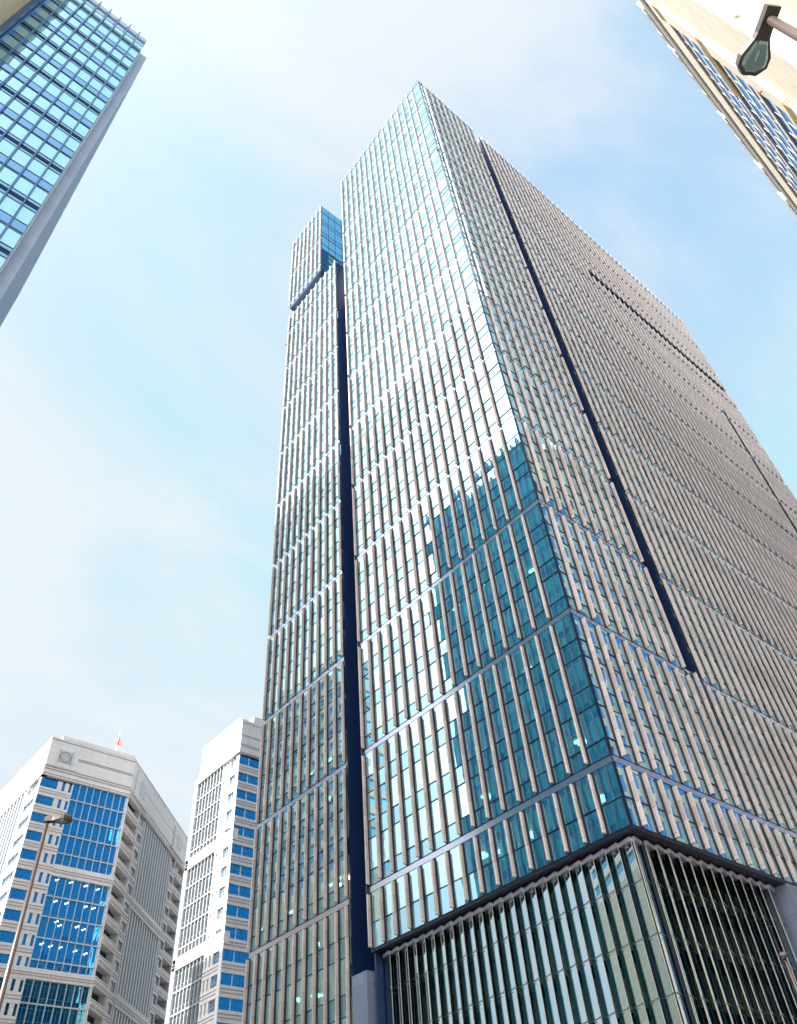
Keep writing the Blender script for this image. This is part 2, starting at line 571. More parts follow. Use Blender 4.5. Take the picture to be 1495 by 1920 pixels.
def facade(fr, edges, fin_us, zlo, zhi, fin_top=None, skip=None):
    for a, b in segs(zlo, zhi):
        for u0, u1 in zip(edges[:-1], edges[1:]):
            if skip:
                parts = skip(u0, u1, a, b)
            else:
                parts = [(a, b)]
            for (c, d) in parts:
                if d - c > 0.4:
                    wins.add(*win_mb(fr, u0, u1, c, d))
        for u in fin_us:
            parts = skip(u - .1, u + .1, a, b) if skip else [(a, b)]
            for (c, d) in parts:
                if fin_top and d > fin_top:
                    d = fin_top
                if d - c > 0.8:
                    fins.add(fin_mb(fr, u, c + .16, d - .16))
    for b in BZ:
        if zlo - .1 < b < zhi - 2:
            band_items.append((fr, edges[0], edges[-1], b))


# left face of the front block
PL = (YL - CY - .12 - .42) / 16
nL = 16
finL = [0.42 + PL * k for k in range(1, nL)] + [YL - CY - .12]
edL = [0.05] + [0.42 + PL * k for k in range(1, nL)] + [YL - CY]
facade(FLf, edL, finL, ZS, TOP, TOP - 0.9)
# left face of the wing beyond the slot
wu0, wu1 = YW - CY, YV - CY
pw = (wu1 - wu0) / 10
edW = [wu0 + pw * k for k in range(11)]
finW = [wu0 + .12] + [wu0 + pw * k for k in range(1, 10)] + [wu1 - .12]
facade(FLf, edW, finW, 0.3, 161.66, 161.5)
# the raised box over the wing
bx0, bx1 = 67.6 - CY, 80.0 - CY
bxz0, bxz1 = 166.8, 201.2
pb = (bx1 - bx0) / 7
edB = [bx0 + pb * k for k in range(8)]
facade(FLf, edB, [bx0 + .12] + [bx0 + pb * k for k in range(1, 7)] + [bx1 - .12], bxz0, bxz1, bxz1 - .2)
# right face
PR = (XA - CX - .12 - 1.3) / 8
finR1 = [1.3 + PR * k for k in range(0, 9)]
edR1 = [0.05] + [1.3 + PR * k for k in range(0, 8)] + [XA - CX]
slot_top = 44.0
facade(FRf, edR1, finR1, ZS, TOP, TOP - 0.9)
facade(FRf, [XA - CX, (XA + XB) / 2 - CX, XB - CX], [(XA + XB) / 2 - CX], ZS, slot_top - .2)
nR = 45
pr = (XE - XB) / nR
finR2 = [XB - CX + .12] + [XB - CX + pr * k for k in range(1, nR)] + [XE - CX - .12]
edR2 = [XB - CX + pr * k for k in range(nR + 1)]
HS0, HS1 = 160.6, 163.5                            # level slot
VSX = 135.9                                        # short upright slot
VST = 143.0


def skipR(u0, u1, a, b):
    um = (u0 + u1) / 2 + CX
    if um > 93.6 and a < HS0 < b:
        return [(a, HS0), (HS1, b)]
    if abs(um - VSX) < pr * .5 and a < VST:
        return [(max(a, VST), b)] if b > VST else []
    return [(a, b)]


facade(FRf, edR2, finR2, ZS, TOP, TOP - 0.9, skipR)
fins.finish(); wins.finish()
for fr, u0, u1, z in band_items:
    m = MB(fr)
    m.box(u0, u1, -.03, .035, z - .25, z + .25)
    m.build('cladding_band', ['band'], tower)
# glazed corner post
m = MB(); m.box(CX - .02, CX + .06, CY - .02, CY + .06, ZS, TOP); m.build('corner_post', ['mullion'], tower)
# roof edge
m = MB(); m.box(CX - .02, XA, CY - .03, CY + .25, TOP, TOP + .12); m.box(CX - .03, CX + .25, CY + .25, YL, TOP, TOP + .12)
m.box(XB, XE, CY - .03, CY + .25, TOP, TOP + .12)
m.build('parapet_coping', ['band'], tower)
# slots
m = MB()
m.box(56.0, 56.3, YL + .01, YW - .01, 0, 157)
m.box(CX + .3, 56.0, YW, YW + .2, 0, 161.2)
m.box(CX + .3, 56.0, YL - .2, YL, 0, TOP - .1)
m.box(XA, XB, 36.0, 36.3, slot_top, TOP - .1)
m.box(XA - .2, XA, CY + .3, 36, slot_top, TOP - .1)
m.box(XB, XB + .2, CY + .3, 36, slot_top, TOP - .1)
m.box(XA, XB, CY + .02, 36, slot_top - .3, slot_top)
m.box(93.6, XE, CY + 1.2, CY + 1.4, HS0 - .2, HS1 + .2)
m.box(93.6, XE, CY + .05, CY + 1.2, HS1, HS1 + .15)
m.box(93.6, XE, CY + .05, CY + 1.2, HS0 - .15, HS0)
m.box(VSX - pr / 2 - .2, VSX + pr / 2 + .2, CY + .6, CY + .8, 20, VST)
m.build('slot_lining', ['slot'], tower)
for b in BZ:
    if b < 150:
        m = MB(); m.box(CX - .25, CX + .9, YL, YL + .22, b - .45, b + .45); m.build('slot_ledge', ['mullion'], tower)
    if b > 45:
        m = MB(); m.box(XA, XA + .25, CY - .15, CY + .9, b - .4, b + .4); m.build('slot_ledge', ['mullion'], tower)
# floors and core inside
m = MB()
k = 0
z = Z0 - FL
while z < TOP:
    m.box(CX + .35, XA - .3, CY + .35, YL - .35, z - .55, z - .05)
    m.box(XB + .3, XE - .3, CY + .35, YV, z - .55, z - .05)
    if z < 160:
        m.box(CX + .35, XB + .2, YW + .3, YV - .2, z - .55, z - .05)
    z += FL
for z in (4.0, 9.0, 14.0, 19.0):
    m.box(CX + .35, XB + .2, YW + .3, YV - .2, z - .55, z - .05)
for z in (176, 185, 193):
    m.box(CX + .35, 60, 68.3, 80.6, z, z + .5)
m.build('office_floor', ['slab'], tower)
m = MB()
m.box(CX + 7, XA - .4, CY + 7, YL - .4, ZS, TOP - .3)
m.box(XB + 6.5, XE - .4, CY + 6.5, YV - .2, ZS, TOP - .3)
m.box(CX + 6.5, XB + 6, YW + .3, YV - .3, 0, 160.5)
m.box(CX + 1.2, 60.5, 69.5, 80, 160, 200.5)
m.build('service_core', ['core'], tower)
m = MB()
for z in range(26, 198, 1):
    pass
for y in [CY + 1.6 + 3.72 * k for k in range(8)]:
    m.box(CX + 1.3, CX + 2.1, y, y + .8, ZS, TOP - 1)
for x in [CX + 1.6 + 3.72 * k for k in range(4)] + [XB + 2 + 3.72 * k for k in range(22)]:
    m.box(x, x + .8, CY + 1.3, CY + 2.1, ZS, TOP - 1)
m.build('office_column', ['core'], tower)
for k in range(30):
    if k < 15:
        y = random.choice([33.2, 35.1, 37, 40.7, 44.4, 46]); fl = random.choice([0, 0, 0, 2, 4, 5])
    else:
        y = random.choice([63.5, 65.5, 67.5, 71, 73, 76]); fl = random.choice([-2, -1, 0, 1, 2, 3])
    zc = Z0 + FL * fl + FL - .58 if fl >= 0 or k >= 15 else Z0 - .6
    if fl == 0 and k < 9:
        zc = Z0 - .6
    m = MB(); x = CX + random.uniform(1.8, 3.6)
    m.box(x, x + .35, y, y + .95, zc - .09, zc)
    m.box(x + .6, x + .95, y, y + .95, zc - .09, zc)
    m.build('ceiling_light', ['lamp_panel'], tower)
# roof slab pieces, back walls
m = MB()
m.box(CX + .3, XA - .1, CY + .3, YL - .1, TOP - .25, TOP - .02)
m.box(XB + .1, XE - .1, CY + .3, YV, TOP - .25, TOP - .02)
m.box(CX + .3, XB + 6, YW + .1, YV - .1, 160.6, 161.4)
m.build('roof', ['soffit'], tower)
m = MB()
m.box(XE - .25, XE, CY + .1, YV, 0, TOP - .3); m.box(XB, XE - .25, YV, YV + .25, 0, TOP - .3); m.box(CX + .2, XB, YV - .05, YV + .2, 0, 160.5)
m.build('rear_wall', ['spandrel'], tower)
# raised box: sides, soffit, link
m = MB(); m.box(CX + .05, 62, 67.6, 80.0, bxz0 - .5, bxz0 - .05); m.build('box_soffit', ['slot'], tower)
m = MB(); m.box(CX + 1.5, 61, 70.0, 79.5, 161.4, bxz0 - .5); m.build('box_plinth', ['slot'], tower)
m = MB(); m.box(CX + .05, 62, 67.8, 79.9, bxz1 - .3, bxz1 - .05); m.build('box_roof', ['soffit'], tower)
fB = Frame((CX, 67.6), (1, 0), (0, -1))
m, s = MB(fB), MB(fB)
zz_ = [bxz0, 169.5, 172, 174.5, 177.2, 180, 184.5, 186.2, 191, 192.7, 197.5, bxz1]
for a, b in zip(zz_[:-1], zz_[1:]):
    for kx in range(7):
        m.pane(.05 + kx * 2.05, .05 + (kx + 1) * 2.05, a, b, 0, tilt=.006)
    s.box(.05, 14.4, -.03, .06, a - (.05 if a != 184.5 else .22), a + .05)
for kx in range(8):
    s.box(kx * 2.05, kx * 2.05 + .09, -.03, .08, bxz0, bxz1)
o = m.build('side_window', ['box_glass'], tower); s.build('frame', ['mullion'], o)
m = MB(); m.box(54, 54.2, YL - .05, 72, 157.2, 172); m.box(54, 62, YL + .1, 70, 171.6, 172); m.build('link_bridge', ['white_link'], tower)
# small cameras on the edges
for p in ((CX - .35, YV + .25, 150.0), (CX - .45, CY - .25, 153.2)):
    m = MB(); m.box(p[0] - .25, p[0] + .1, p[1] - .15, p[1] + .15, p[2], p[2] + .35); m.tube((p[0], p[1], p[2] + .3), (p[0] + .6, p[1] - .1, p[2] + .6), .06)
    m.build('security_camera', ['lamp_body'], tower)

# soffit and podium
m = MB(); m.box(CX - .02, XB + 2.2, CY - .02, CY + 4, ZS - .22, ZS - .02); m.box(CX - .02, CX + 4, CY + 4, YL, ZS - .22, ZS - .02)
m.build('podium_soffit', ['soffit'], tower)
RP0, RP1 = 0.80, 1.14
gp = Pool('podium_window', ['podium_glass', 'podium_edge'], tower, 100, ('cap', ['cap']))
rowz = [21.0, 17.6, 14.2, 10.8, 7.4, 4.0, 1.2]


def podium_row(fr, u0, u1, n_, mirror):
    p = (u1 - u0) / n_
    for k in range(n_):
        a, b = u0 + p * k, u0 + p * (k + 1) - .02
        # the end nearer the corner stands proud, the far end is set back
        na, nb = -RP0, -RP1
        m = MB(fr)
        zt = ZS - .62
        P = fr.p
        th = .03
        pts = [P(a, na, 0), P(b, nb, 0), P(b, nb - th, 0), P(a, na - th, 0)]
        pts = [(q[0], q[1]) for q in pts]
        i = len(m.v)
        m.v += [(*q, .15) for q in pts] + [(*q, zt) for q in pts]
        for f, mt in (((0, 1, 5, 4), 0), ((2, 3, 7, 6), 0), ((3, 0, 4, 7), 1), ((1, 2, 6, 5), 1), ((4, 5, 6, 7), 1), ((3, 2, 1, 0), 1)):
            f = tuple(i + q for q in f)
            m.f.append(f[::-1] if fr.flip else f); m.mi.append(mt)
        # polished front edge strip
        m.box(a - .018, a, na - .05, na + .015, .15, zt, 1)
        # return pane back to the next one
        c = MB(fr)
        c.prism([P(a - .05, na + .20, 0)[:2], P(b + .02, nb + .20, 0)[:2], P(b + .02, nb - .12, 0)[:2], P(a - .05, na - .20, 0)[:2]], zt - .02, zt + .26)
        gp.add(m, c)
        rods = MB()
        m.extra = [('bracket', ['steel'], rods)]
        bp_ = P(b - .1, nb - .9, 0)
        rods.tube((bp_[0], bp_[1], .15), (bp_[0], bp_[1], 23.2), .018, seg=6)
        for z in rowz:
            tip = P(a, na + .07, z)
            nxt = P(b, nb + .02, z - .02)
            rods.tube(tip, nxt, .022, seg=6)
            rods.tube(P(a, na + .1, z), P(a, na - .12, z), .05, seg=6)
            back = P(b - .1, nb - .9, z - .1)
            rods.tube(nxt, back, .025, seg=6)


podium_row(FLf, RP0 + .15, YL - CY - .35, 24, False)
podium_row(FRf, RP0 + .12, XB - CX - .2, 14, True)
gp.finish()
m = MB()
# inner mullion posts and dark inner room
for k in range(25):
    y = CY + RP0 + .15 + k * (YL - CY - .5 - RP0) / 24
    m.box(CX + 2.0, CX + 2.35, y - .06, y + .06, 0, ZS - .3)
for k in range(15):
    x = CX + RP0 + .35 + k * (XB - CX - .55 - RP0) / 14
    m.box(x - .06, x + .06, CY + 2.0, CY + 2.35, 0, ZS - .3)
m.build('podium_post', ['mullion'], tower)
m = MB()
m.box(CX + 4.2, XB, CY + 4.2, YL, 0, ZS - .25)
m.build('podium_inner_wall', ['podium_in'], tower)
m = MB()
for z in (21.2, 17.6, 14.2, 10.8, 7.4, 4.0):
    m.box(CX + 2.4, CX + 4.2, CY + 2.4, YL - .3, z - .12, z + .08)
    m.box(CX + 4.2, XB - .2, CY + 2.4, CY + 4.2, z - .12, z + .08)
m.build('podium_walkway', ['soffit'], tower)
m = MB(); m.box(CX - .25, CX + 1.6, 59.35, 61.45, 0, 22.7); m.build('pillar', ['pillar'], tower)
m = MB(); m.box(XB + .1, XB + 3.4, CY - .1, CY + 3, 0, 24.0); m.build('pillar', ['pillar'], tower)
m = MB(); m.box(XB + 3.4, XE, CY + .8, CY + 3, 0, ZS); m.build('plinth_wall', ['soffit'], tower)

# ------------------------------------------------------------------ glass block upper left
TX, TY, TH = -2.85, 41.2, 135.4
block = thing('office_block', 'pale blue glass office block with slim blue fins and a grey ribbed end wall',
              'office building', (TX, TY, 0))
FT = Frame((TX, TY), (-1, 0), (0, -1))
FE = Frame((TX, TY), (0, 1), (1, 0))
tw = Pool('window', ['tl_vision', 'tl_spandrel'], block, 98, ('frame', ['mullion']))
tfz = 4.54
zb = 129.4
BT = 1.50
us = [0.05 + BT * k if k else 0.05 for k in range(9)] + [12.4]
us = [0.05] + [1.27 + BT * k for k in range(8)]
zt = zb
while zt > 3:
    for u0, u1 in zip(us[:-1], us[1:]):
        m, s = MB(FT), MB(FT)
        zl = [zt, zt - .9, zt - 3.6, zt - 5.45, zt - 8.15, zt - 9.08]
        for k, (b, a) in enumerate(zip(zl[:-1], zl[1:])):
            m.pane(u0, u1, max(a, .2), max(b, .3), 0, 0 if k in (1, 3) else 1, .006)
            s.box(u0, u1, -.03, .04, b - .035, b + .03)
        s.box(u0, u1, .0, .07, zt + .20, zt + .26)
        s.box(u0, u1, .0, .07, zt - .26, zt - .20)
        s.box(u0, u1, .0, .05, zl[3] + .25, zl[3] + .32)
        tw.add(m, s)
    zt -= 9.08
tw.finish()
for k in range(8):
    m = MB(FT); u = 1.27 + BT * k
    m.box(u - .07, u + .07, .02, .42, .3, TH + .25); m.build('fin', ['tl_fin'], block)
m = MB(FT); m.box(11.9, 12.35, .02, 1.3, .3, TH + .3); m.build('fin', ['tl_fin'], block)
m = MB(FT)
for z in (130.2, 132.2, 133.6, 134.4, 135.1):
    m.box(0, 12, 0, .06, z, z + .14)
for k in range(9):
    m.box(k * 1.5, k * 1.5 + .08, -.3, -.1, 129.4, 135.2)
m.build('parapet_rail', ['tl_fin'], block)
m = MB(FT)
for k in range(8):
    m.pane(1.5 * k, 1.5 * k + 1.5, 129.5, 132.2, -.05, 0, .004); m.pane(1.5 * k, 1.5 * k + 1.5, 133.0, 134.4, -.05, 1, .004)
m.build('parapet_glass', ['tl_vision', 'tl_spandrel'], block)
m = MB(); m.box(TX - 12, TX - .3, TY + .5, TY + 50, 0, 129.4); m.build('core_wall', ['core'], block)
m = MB(); m.box(TX - 12, TX - .1, TY + .1, TY + 51, 129.4, 129.8); m.build('roof', ['soffit'], block)
# cream wing beyond the last bay
m = MB(); m.box(TX - 60, TX - 12.4, TY - 8.5, TY + 6, 0, 150); m.build('stone_wing', ['tl_cream'], block)
# ribbed end wall
m = MB(FE)
m.box(0.12, 1.5, -.3, .10, 0, 130.5)
m.build('corner_pier', ['tl_stone'], block)
ribs = 30
pe = (51.0 - 1.6) / ribs
for k in range(ribs):
    m = MB(FE); u = 1.9 + pe * k
    m.box(u - .12, u + .12, -.2, 1.05, 0, 134.6 + (.9 if k % 2 else 0))
    m.build('rib', ['tl_stone'], block)
ew = Pool('end_window', ['tl_end_glass', 'tl_end_low'], block, 60, ('frame', ['pt_frame']))
for k in range(ribs):
    u = 1.9 + pe * k
    zt = 133.5
    while zt > 4:
        m, s = MB(FE), MB(FE)
        for q in range(3):
            xa, xb = u + .11 + (pe - .22) * q / 3, u + .11 + (pe - .22) * (q + 1) / 3
            m.pane(xa, xb, zt - 4.54 + 1.3, zt, .62, 0, .015)
            m.pane(xa, xb, zt - 4.54, zt - 4.54 + 1.3, .62, 1, .015)
        s.box(u + .13, u + pe - .13, .60, .70, zt - .16, zt)
        ew.add(m, s)
        zt -= 4.54
ew.finish()

# ------------------------------------------------------------------ cream stone building, upper right
RA = R_(2.715)
q0 = (58.188, -9.774)
ru, rn = (math.cos(RA), math.sin(RA)), (-math.sin(RA), math.cos(RA))
FB = Frame(q0, ru, rn)
rb = thing('stone_building', 'cream stone high-rise with stepped piers and grey panels along its roof edge',
           'office building', (q0[0], q0[1], 0))
RT = 150.0
UE = 110
m = MB(FB)
m.box(-4.5, UE, -30, -.9, 0, 141)                  # behind the windows
m.box(-4.5, -1.7, -.9, 0, 0, 141)                  # pier next to the windows
m.box(-13.7, -4.5, -30, -.565, 0, 147)
m.box(-40, -13.7, -30, -3.1, 0, 149)
m.box(-60, -40, -30, -5.0, 0, 149)
m.build('wall', ['rb_stone'], rb)
m = MB(FB)
m.box(-1.7, UE, -.9, .02, 134.0, 141.0)
m.box(-4.5, UE, -30, .0, 141, RT - 2.4)
m.build('attic_wall', ['rb_stone'], rb)
m = MB(FB)
m.box(-4.7, UE, -30, .20, RT - 7.6, RT - 6.6)
m.box(-4.8, UE, -30, .26, RT - 6.6, RT - 5.2)
m.box(-4.9, UE, -30, .22, RT - 5.0, RT - 3.4)
m.box(-4.95, UE, -30, .16, RT - 3.2, RT - 2.2)
m.box(-5.2, UE, -30, .0, RT - 2.2, RT)
m.build('cornice', ['rb_cornice'], rb)
rw = Pool('window', ['rb_glass', 'rb_dark'], rb, 98, ('frame', ['pt_frame']))
fz = 4.15
nfl = 31
sp_mb = []
for k in range(nfl):
    ztop = 134.0 - fz * k
    if ztop < 5:
        break
    zbot = ztop - 2.95
    for j in range(28):
        u0 = -1.7 + 3.6 * j
        m, s = MB(FB), MB(FB)
        m.pane(u0, u0 + 3.6, zbot, ztop, -.22, 1 if k == 0 else 0, .008)
        s.box(u0 - .05, u0 + .05, -.27, -.19, zbot, ztop)
        s.box(u0 + 1.77, u0 + 1.83, -.27, -.235, zbot, ztop)
        s.box(u0 + .05, u0 + 3.55, -.27, -.245, ztop - .9, ztop - .84)
        rw.add(m, s)
    m = MB(FB); m.box(-1.7, UE, -.9, .0 if k % 4 == 3 else -.15, ztop - fz, zbot); m.build('spandrel', ['rb_stone'], rb)
rw.finish()
for zc, ln in ((136.2, 0), (117.2, 8.0), (89.3, 9), (62, 9)):
    m = MB(FB)
    for q in range(4):
        d = .06 + .035 * q
        z0 = zc - 1.0 + .5 * q
        m.box(-4.5 - d, -1.7 + (ln if q < 4 else 0), -.565, d, z0, z0 + .26)
        m.box(-4.5 - d, -4.5, -1.1, -.565, z0, z0 + .36) if False else None
    m.build('moulding', ['rb_trim'], rb)
for zc in (141, 87.5, 60):
    m = MB(FB)
    for q in range(3):
        d = .16 + .12 * q
        m.box(-13.7 - d, -13.7 + .01, -12, -3.1, 0 + zc + .6 * q, zc + .6 * q + .34)
        m.box(-13.7 - d, -13.2, -3.1, -.565 + d, zc + .6 * q, zc + .6 * q + .34) if zc > 100 else None
    m.build('moulding', ['rb_trim'], rb)
# roof panels
for (a, b) in ((0.2, 9.3), (9.8, 25.2), (26.3, 38.7), (40.0, 47.4), (49.5, 58), (60, 80)):
    m = MB(FB); m.box(a + .45, b, -1.4, .10, RT + 1.0, RT + 4.7)
    o = m.build('roof_panel', ['duct'], rb)
    c = MB(FB); c.box(a, a + .44, -1.5, .16, RT + .9, RT + 4.8); c.build('end_cap', ['white_cap'], o)
    n_d = max(1, int((b - a) / 4.5))
    for k in range(n_d):
        ud = a + 2.2 + k * 4.6
        d = MB(FB)
        d.tube(FB.p(ud, -.2, RT + .0), FB.p(ud, -.2, RT + 1.6), .18)
        d.tube(FB.p(ud + .2, .09, RT + 2.7), FB.p(ud + .2, .13, RT + 2.7), .75, seg=14)
        d.box(ud - .7, ud - .64, .1, .14, RT + 1.2, RT + 4.4)
        d.box(ud - .2, ud + .2, -.4, .02, RT + 4.7, RT + 5.1, 0)
        d.tube(FB.p(ud + 1.4, -.3, RT + 4.7), FB.p(ud + 1.4, -.3, RT + 6.2), .05, mat=1)
        d.build('roof_fitting', ['rb_cornice', 'white_cap'], o)
m = MB(FB)
m.tube(FB.p(-1.8, -.6, RT), FB.p(-1.8, -.6, RT + 7), .07); m.tube(FB.p(-2.5, -.6, RT + 5), FB.p(-1.1, -.6, RT + 5), .05)
m.build('antenna', ['white_cap'], rb)
m = MB(FB); m.tube(FB.p(-13.7, -1.4, 94), FB.p(-14.0, -1.4, 94), .22); m.tube(FB.p(-14.0, -1.4, 93.9), FB.p(-14.1, -1.5, 93.3), .12); m.build('wall_lamp', ['rb_trim'], rb)
m = MB(FB); m.tube(FB.p(-3.0, .0, 97.6), FB.p(-3.0, .3, 97.6), .14); m.build('wall_lamp', ['red'], rb)


# ------------------------------------------------------------------ pale twin towers
def emblem(fr, par, u0, u1, z0, z1, n):
    m = MB(fr); P = fr.p
    w = .07
    m.box(u0, u1, n, n + .06, z0, z1)
    m.box(u0 - .12, u0, n, n + .3, z0 - .3, z1 + .3); m.box(u1, u1 + .12, n, n + .3, z0 - .3, z1 + .3)
    cu, cz, r = (u0 + u1) / 2, (z0 + z1) / 2, (u1 - u0) / 2 * .92
    N = 28
    for k in range(N):
        t0, t1 = 2 * math.pi * k / N, 2 * math.pi * (k + 1) / N
        m.tube(P(cu + r * math.cos(t0), n + .08, cz + r * math.sin(t0)), P(cu + r * math.cos(t1), n + .08, cz + r * math.sin(t1)), .05, seg=5, mat=1)
    for k in range(4):
        t0, t1 = math.pi / 2 * k, math.pi / 2 * (k + 1)
        m.tube(P(cu + r * math.cos(t0), n + .08, cz + r * math.sin(t0)), P(cu + r * math.cos(t1), n + .08, cz + r * math.sin(t1)), .05, seg=5, mat=1)
    m.build('emblem', ['pt_frame', 'pt_line'], par)


FZ = 3.985
TZ = 91.1                                           # head of the top window row


def banded(fr, par, u0, u1, wins_u, pool, mats_glass, ztop, zbot, lines=True, depth=-.4):
    """stone spandrels storey by storey with punched windows between piers"""
    k = 0
    z = ztop
    while z - 2.1 > zbot:
        lo = z - 2.05
        m = MB(fr); m.box(u0, u1, -1.2, 0, z - FZ, lo)
        o = m.build('spandrel', ['pt_stone'], par)
        s = MB(fr)
        for q in (.55, 1.15):
            s.box(u0 - .02, u1 + .02, 0, .10, lo - q - .09, lo - q)
        s.build('moulding', ['pt_line'], o)
        edges = [u0] + [e for w in wins_u for e in w[:2]] + [u1]
        m = MB(fr)
        for a, b in zip(edges[0::2], edges[1::2]):
            if b - a > .02:
                m.box(a, b, -1.2, -.06, lo, z)
        if m.v:
            m.build('pier', ['pt_stone'], par)
        for w in wins_u:
            a, b, nb = w
            g_, s = MB(fr), MB(fr)
            for q in range(nb):
                x0, x1 = a + (b - a) * q / nb, a + (b - a) * (q + 1) / nb
                g_.pane(x0, x1, lo, z, depth, 0, .02)
                if q:
                    s.box(x0 - .05, x0 + .05, depth, depth + .1, lo, z)
            s.box(a, b, depth, depth + .08, lo + .75, lo + .82)
            pool.add(g_, s)
        z -= FZ
        k += 1


def grid(fr, u0, u1, z1, z0, nb, pool, par, rows=None, mull=.14, depth=-.5, proud=-.12):
    fb = MB(fr)
    p = (u1 - u0) / nb
    fl = []
    z = z1
    while z > z0 + .5:
        fl.append(z); z -= FZ
    fl.append(z0)
    for b, a in zip(fl[:-1], fl[1:]):
        for k in range(nb):
            g_, s = MB(fr), MB(fr)
            m1 = a + (b - a) * .27
            m2 = a + (b - a) * .80
            x0, x1 = u0 + p * k, u0 + p * (k + 1)
            g_.pane(x0, x1, a, m1, depth, 0, .02)
            h = x0 + (x1 - x0) * .5
            g_.pane(x0, h, m1, b, depth, 0, .02); g_.pane(h, x1, m1, b, depth, 0, .02)
            s.box(x0, x1, depth, depth + .06, m1 - .035, m1 + .035)
            s.box(x0, x1, depth, depth + .05, m2 - .025, m2 + .025)
            s.box(h - .03, h + .03, depth, depth + .06, a, b)
            pool.add(g_, s)
        fb.box(u0, u1, depth - .05, proud - .06, a - .12, a + .12)
    for k in range(nb + 1):
        fb.box(u0 + p * k - mull / 2, u0 + p * k + mull / 2, depth - .05, proud, z0, z1)
    fb.build('grid_frame', ['pt_frame'], par)


def ribbed(fr, u0, u1, z1, z0, n_, par, gl='pt_glass_pale'):
    p = (u1 - u0) / n_
    for k in range(n_ + 1):
        m = MB(fr); m.box(u0 + p * k - .42, u0 + p * k + .42, -1.0, -.05, z0, z1, taper=.12); m.build('rib', ['pt_frame'], par)
    m, s = MB(fr), MB(fr)
    m.pane(u0, u1, z0, z1, -.8, 0, 0)
    z = z1
    while z > z0:
        s.box(u0, u1, -.8, -.7, z - .9, z - .75); z -= FZ
    o = m.build('strip_window', [gl], par); s.build('frame', ['pt_frame'], o)


def stone_band(fr, par, u0, u1, z0, z1, lines=(.3, .55)):
    m = MB(fr); m.box(u0, u1, -1.2, .12, z0, z1)
    o = m.build('stone_band', ['pt_stone'], par)
    s = MB(fr)
    for q in lines:
        zc = z0 + (z1 - z0) * q
        s.box(u0, u1, .12, .22, zc - .06, zc + .06)
    s.build('moulding', ['pt_line'], o)


# --- tower with the loggias
ax, ay = 47.6, 174.14
ta = thing('stone_tower', 'pale stone tower with dark loggias, blue glass grid front and a red mast on top', 'office building', (ax, ay, 0))
FA1 = Frame((ax, ay), (0, 1), (-1, 0))
FA2 = Frame((ax, ay), (1, 0), (0, -1))
s2 = math.sqrt(.5)
LA = 20.85
FA3 = Frame((ax + LA, ay), (s2, s2), (s2, -s2))
LC = 46.0
m = MB()
c3 = (ax + LA + LC * s2, ay + LC * s2)
m.prism([(ax + 1.1, ay + 1.1), (ax + LA - 1.6, ay + 1.1), (c3[0] - 2.8, c3[1] - .3), (c3[0] - 2.8, ay + 75), (ax + 1.1, ay + 75)], 0, 92.5)
m.build('core_wall', ['dark_in'], ta)
m = MB()
m.prism([(ax, ay), (ax + LA, ay), c3, (c3[0], ay + 75), (ax, ay + 75)], 92.9, 101.2)
m.build('attic_wall', ['pt_stone'], ta)
m = MB(); m.box(ax + 2.4, ax + LA - .2, ay - .05, ay + 6, 101.2, 102.1); m.prism([(ax + LA - .2, ay + .3), (ax + LA + .2, ay + .3), (c3[0] - .5, c3[1] - .1), (c3[0] - .5, ay + 70), (ax + LA - .2, ay + 70)], 101.2, 101.6); m.build('parapet', ['pt_stone'], ta)
s = MB(FA2)
for z, d in ((100.6, .1), (97.3, .08), (96.9, .05), (93.9, .14), (93.3, .10)):
    s.box(-.05, LA, 0, d, z, z + .16)
s.build('moulding', ['pt_line'], ta)
s = MB(FA1)
for z, d in ((100.6, .1), (97.3, .08), (93.9, .14), (93.3, .10)):
    s.box(0, 75, 0, d, z, z + .16)
s.build('moulding', ['pt_line'], ta)
s = MB(FA3)
for z, d in ((100.9, .1), (97.3, .06), (93.6, .12), (93.2, .08)):
    s.box(0, LC, 0, d, z, z + .14)
for a in (2.4, 34.0):
    s.box(a, a + .25, 0, .25, 93.9, 99.6)
    s.box(a - 1.5, a + 9.5, 0, .45, 93.0, 93.5)
    s.box(a + 3.6, a + 7.2, 0, .12, 95.2, 98.8)
s.build('moulding', ['pt_frame'], ta)
m = MB(FA2); m.box(.0, 7.1, 0, .14, 94.3, 100.0); m.build('raised_slab', ['pt_stone'], ta)
emblem(FA2, ta, 2.55, 5.45, 95.5, 98.3, .14)
pa = Pool('window', ['pt_glass'], ta, 100, ('frame', ['pt_thin']))
pal = Pool('low_window', ['pt_glass_low'], ta, 60, ('frame', ['pt_thin']))
pap = Pool('side_window', ['pt_glass_pale'], ta, 70, ('frame', ['pt_frame']))
banded(FA2, ta, 0, 7.45, [(.15, 3.95, 4), (5.0, 5.7, 1), (6.55, 7.2, 1)], pa, 'pt_glass', TZ, 53)
banded(FA2, ta, 0, 7.45, [(.15, 3.95, 4), (5.0, 5.7, 1), (6.55, 7.2, 1)], pal, 'pt_glass_low', TZ - FZ * 10, 3)
stone_band(FA2, ta, -.1, LA, TZ + .65, 92.9, (.4,))
grid(FA2, 7.45, LA - .15, 91.75, 73.3, 8, pa, ta)
stone_band(FA2, ta, 7.45, LA + .1, 71.0, 73.3)
grid(FA2, 7.45, LA - .15, 71.0, 53.5, 8, pa, ta)
stone_band(FA2, ta, -.1, LA + .1, 51.6, 53.5)
grid(FA2, 7.45, LA - .15, 51.6, 33.6, 8, pal, ta)
stone_band(FA2, ta, 7.45, LA + .1, 31.6, 33.6)
grid(FA2, 7.45, LA - .15, 31.6, 13.7, 8, pal, ta)
